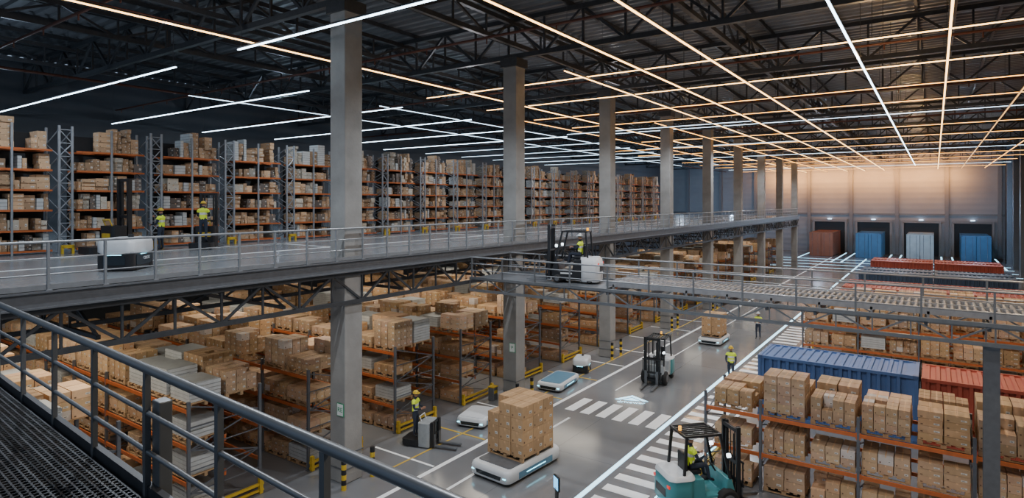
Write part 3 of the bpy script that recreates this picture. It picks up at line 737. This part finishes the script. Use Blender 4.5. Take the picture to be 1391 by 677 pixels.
forklift('teal forklift with white trim and black mast beside the walkway',(-6.05,18.9,0),-.75,1.1,teal,teal,2.15,hood=white)
forklift('grey and teal forklift with tall black mast in the lane',(-12.1,30.9,0),PI+.1,1.08,mat('vehicle_grey',(.33,.36,.38),.4),teal,2.2,driver=False,hood=white)
forklift('white compact forklift with black mast on the conveyor bridge',(-11.75,21.1,BZ),PI/2+.25,.93,black,white,2.3,drv_label='person in yellow vest driving the forklift on the bridge',wr=.17,lowb=.12)

def agv(label,loc,rz,Lh,W,Hh,top=steel2,bd=white,group='robot carriers'):
    r=thing('robot_carrier',label,'robot vehicle',loc,rz,group)
    m=M(); m.loft([rrect(W*.93,Lh*.95,.16,z) for z in(.04,.14)]); mk('skirt',m,[black],r)
    m=M(); m.loft([rrect(W*s,Lh*(s*.5+.5)*1.0,.22,z,6) for z,s in((.10,.95),(.13,1),(Hh*.75,1),(Hh*.93,.97),(Hh,.92))]); mk('shell',m,[bd],r)
    m=M(); m.loft([rrect(W*.82,Lh*.82,.1,z) for z in(Hh-.02,Hh+.025)]); mk('top_plate',m,[top],r)
    m=M()
    for s in(-1,1): m.loft([[(p[0],s*(Lh/2+.006)+p[1]*.001,Hh*.5+p[2]) for p in [(-W*.3,0,-.07),(W*.3,0,-.07),(W*.33,0,.07),(-W*.33,0,.07)]],[(p[0],s*(Lh/2-.05),Hh*.5+p[2]) for p in [(-W*.3,0,-.07),(W*.3,0,-.07),(W*.33,0,.07),(-W*.33,0,.07)]]],smooth=False)
    mk('sensor_window',m,[glassd],r)
    for s in(-1,1):
        m=M(); m.box((s*W*.501,0,Hh*.5),(.012,Lh*.62,Hh*.42)); mk('side_panel',m,[bluep],r)
        m=M(); m.box((s*W*.506,0,Hh*.5),(.01,Lh*.35,.025)); mk('lamp',m,[cyan],r)
        for q in(-1,1): 
            m=M(); m.cyl((s*W*.36,q*Lh*.33,.09),(s*W*.44,q*Lh*.33,.09),.09,14); mk('wheel',m,[rubber],r)
            m=M(); m.box((s*W*.4,q*(Lh*.497),Hh*.55),(.12,.02,.04)); mk('lamp',m,[cyan],r)
    return r
def stack(cx,cy,z,nx,ny,nz,bx,by,bh,rz,grp,lab='brown taped cardboard box stacked on a robot carrier'):
    a_,b_=math.cos(rz),math.sin(rz)
    for k8 in range(nz):
        for i in range(nx):
            for j in range(ny):
                if k8==nz-1 and (i,j)==(0,0) and nx>2: continue
                x=(i-(nx-1)/2)*bx; y=(j-(ny-1)/2)*by; t=R.uniform(.82,1.1)
                m=M(); m.box((0,0,bh/2),(bx-.02,by-.02,bh-.008),0,(t,t*.97,t*.9))
                mk('cardboard_box',m,[CB],loc=(cx+x*a_-y*b_+R.uniform(-.006,.006),cy+x*b_+y*a_,z+k8*bh),rz=rz,tint=True,label=lab,cat='box',group=grp)
rzA=-.08
agv('large white and blue robot carrier loaded with cartons',(-12.3,17.9,0),rzA,3.1,1.75,.52)
m=M(); pal_geo(m,0,0,0,1.6,1.8); mk('wooden_pallet',m,[wood],loc=(-12.3,18.15,.548),rz=rzA,label='wooden pallet on the robot carrier under cartons',cat='pallet')
stack(-12.3,18.15,.695,3,3,4,.54,.60,.44,rzA,'cartons on the large robot carrier')
agv('small white robot carrier parked beside the racks',(-16.2,20.6,0),.25,1.7,1.3,.42,top=white)
agv('blue and white flat robot carrier parked beside a column',(-16.0,27.1,0),.1,2.5,1.35,.42,top=bluep)
agv('robot carrier with a carton load further down the lane',(-12.3,41.6,0),0,2.5,1.5,.45)
m=M(); pal_geo(m,0,0,0,1.3,1.4); mk('wooden_pallet',m,[wood],loc=(-12.3,41.6,.478),label='wooden pallet on the distant robot carrier',cat='pallet')
stack(-12.3,41.6,.63,2,2,3,.65,.68,.45,0,'cartons on the distant robot carrier')
def tug(label,loc,rz,sc=1.,upper=white,grp='robot tuggers'):
    r=thing('robot_tugger',label,'robot vehicle',loc,rz,grp,sc)
    m=M(); m.loft([rrect(1.0,1.45,.15,z) for z in(.03,.12,.55)]); mk('lower_body',m,[black],r)
    m=M(); m.loft([rrect(1.02*s,1.48*s,.2,z,6) for z,s in((.5,.98),(.54,1),(.8,1),(.9,.95),(.94,.86))]); mk('upper_shell',m,[upper],r)
    m=M(); m.box((.505,0,.3),(.02,1.0,.3)); m.box((0,-.735,.3),(.6,.02,.26)); mk('side_screen',m,[glassd],r)
    m=M(); m.box((.52,0,.47),(.01,.5,.02)); m.box((0,-.745,.47),(.4,.01,.02)); mk('light_band',m,[cyan],r)
    m=M(); m.cyl((0,.3,.93),(0,.3,1.03),.08,14); mk('lidar_sensor',m,[black],r)
    for s in(-1,1):
        for q in(-1,1): m=M(); m.cyl((s*.4,q*.45,.09),(s*.52,q*.45,.09),.09,14); mk('wheel',m,[rubber],r)
    return r
tg_=tug('white-topped black autonomous tugger on the mezzanine floor',(-19.4,8.05,DK+.006),.75,.97)
text('COOX',.13,tg_,(.53,.1,.33),(PI/2,0,PI/2),white)
tug('low grey and black robot tugger at a charging point',(-16.3,30.2,0),.3,.85)
def picker(label,loc,rz,mast_h=2.3,sc=1.,col=black,acc=yellow,plat=None):
    r=thing('pallet_stacker',label,'pallet truck',loc,rz,'pallet stackers',sc)
    m=M(); m.loft([rrect(.85,.7,.12,z,4,0,-.1) for z in(.05,.12,.26,.28)]); mk('platform',m,[col],r)
    m=M(); m.loft([rrect(.82,.5,.1,z,4,0,.48) for z in(.05,.1,.85,.95)]); mk('motor_housing',m,[plat or col],r)
    m=M()
    for s in(-1,1): m.box((s*.3,.82,mast_h/2+.05),(.1,.13,mast_h)); m.box((s*.18,.85,mast_h/2+.05),(.05,.08,mast_h)) 
    for z in(.2,mast_h*.5,mast_h): m.box((0,.82,z),(.6,.06,.1))
    mk('mast',m,[col],r)
    for s in(-1,1):
        m=M(); m.box((s*.22,1.3,.08),(.13,1.0,.05)); m.box((s*.22,.88,.3),(.13,.04,.45)); mk('fork',m,[steel2],r)
    m=M(); m.cyl((-.2,.32,.95),(-.2,.24,1.15),.02,8); m.cyl((.2,.32,.95),(.2,.24,1.15),.02,8); m.cyl((-.22,.24,1.15),(.22,.24,1.15),.022,8); mk('handle_bar',m,[acc],r)
    m=M(); m.box((0,.23,.6),(.5,.02,.2)); mk('accent_panel',m,[acc],r)
    for s in(-1,1):
        m=M(); m.cyl((s*.32,-.2,.08),(s*.42,-.2,.08),.08,12); mk('wheel',m,[rubber],r)
    return r
picker('low black pallet truck with pale panel and a standing operator',(-16.75,17.4,0),-PI/2+.3,.95,1.0,black,white,mat('vehicle_grey',(.33,.36,.38),.4))
picker('black order picker with yellow trim on the mezzanine',(-24.95,13.25,DK),PI*.25,2.3,1.0)
picker('black reach stacker with tall mast on the mezzanine',(-25.4,9.6,DK),.1,2.5,1.12)
def bollard(x,y):
    m=M(); 
    for q in range(6): m.cyl((0,0,q*.17),(0,0,(q+1)*.17),.085,12,mt=q%2)
    mk('bollard',m,[yellow,black],loc=(x,y,0),label='short yellow and black striped safety bollard',cat='bollard',group='bollards')
for y in YC[:6]: bollard(XC+.62,y-.62); bollard(XC+.62,y+.62)
r=thing('info_kiosk','slim black kiosk with glowing blue screen beside the lane','kiosk',(-9.12,15.35,.012),-.6)
m=M(); m.box((0,0,.55),(.09,.08,1.1)); m.cyl((0,0,0),(0,0,.03),.05,12); mk('stand',m,[black],r)
m=M(); m.box((0,0,1.22),(.34,.06,.42)); k9=mk('screen_case',m,[black],r,bevel=.01)
m=M(); m.box((0,-.035,1.22),(.28,.01,.34)); mk('screen',m,[mat('screen_blue',(.1,.5,.9),.2,emit=2,ecol=(.15,.55,1))],k9)
r=thing('charging_station','small yellow and black charging station at a rack end','charging station',(-17.4,23.3,0),0,None,.7)
m=M(); m.box((0,0,.45),(.45,.5,.9)); mk('cabinet',m,[steel2],r,bevel=.03)
m=M(); m.box((0,0,.93),(.5,.55,.06)); m.box((.235,0,.6),(.02,.35,.2)); mk('yellow_cap',m,[yellow],r)

# ---------------- lights / world / camera ----------------
def area(loc,sx,sy,p,col,rot=(0,0,0)):
    l=bpy.data.lights.new('lamp','AREA'); l.shape='RECTANGLE'; l.size=sx; l.size_y=sy; l.energy=p; l.color=col
    o=bpy.data.objects.new('lamp',l); COL.objects.link(o); o.location=loc; o.rotation_euler=rot; return o
def fill_spot(loc,p,col):
    l=bpy.data.lights.new('lamp','SPOT'); l.energy=p; l.color=col; l.shadow_soft_size=.04; l.spot_size=math.radians(155); l.spot_blend=.7
    o=bpy.data.objects.new('lamp',l); COL.objects.link(o); o.location=loc
def point(loc,p,col):
    l=bpy.data.lights.new('lamp','POINT'); l.energy=p; l.color=col; l.shadow_soft_size=.03
    o=bpy.data.objects.new('lamp',l); COL.objects.link(o); o.location=loc
for y in(7.5,16.5,25.3,34.5,44,60,80): area((-25,y,6.0),15,1.5,370,(1,.9,.74))  # added fill lights that brighten the stock below the deck, no fixtures there
for y in(6,17,28,40,54,70,88):
    for x,c,p in((-42,(.7,.85,1),550),(-30.5,(.75,.87,1),650),(-23.5,(.76,.88,1),1000),(-13.5,(.84,.92,1),1900),(-6,(.93,.95,1),1900),(3,(1,.8,.56),1700)):
        fill_spot((x,y+(1.3 if x%2 else -1.1),14.8),p,c)  # added unseen fill spots that boost the light of the roof strips
for y in(10,26,44,64,86,108):
    for x,c,p in((-38,(.6,.78,1),190),(-21,(.85,.85,.9),190),(-2,(1,.62,.28),330)):
        point((x,y,14.7),p*(1 if y<60 else 2.2),c if (x<-30 or y<60) else (1,.58,.24))  # added unseen fill points that lift the roof out of the dark
for x in(-42,-30,-16,-5,5): point((x,112,8.5),1500,(.5,.72,1))  # added fill points that brighten the far wall, no fixtures there
area((-12,126.6,14.3),32,.8,4200,(1,.40,.10),(math.radians(84),0,0))
w=bpy.data.worlds.new('World'); scene.world=w; w.use_nodes=True
w.node_tree.nodes['Background'].inputs[0].default_value=(.5,.64,.85,1); w.node_tree.nodes['Background'].inputs[1].default_value=.5
cam=bpy.data.cameras.new('Camera'); co=bpy.data.objects.new('Camera',cam); COL.objects.link(co)
co.location=(0,0,H); co.rotation_euler=(PI/2,0,YAW); cam.sensor_width=36; cam.lens=F/1391*36; cam.shift_y=-(338.5-275)/1391; cam.clip_start=.1; cam.clip_end=500
scene.camera=co
print('boxes',len(BOX),'pallets',len(PAL),'wrapped',len(WR))
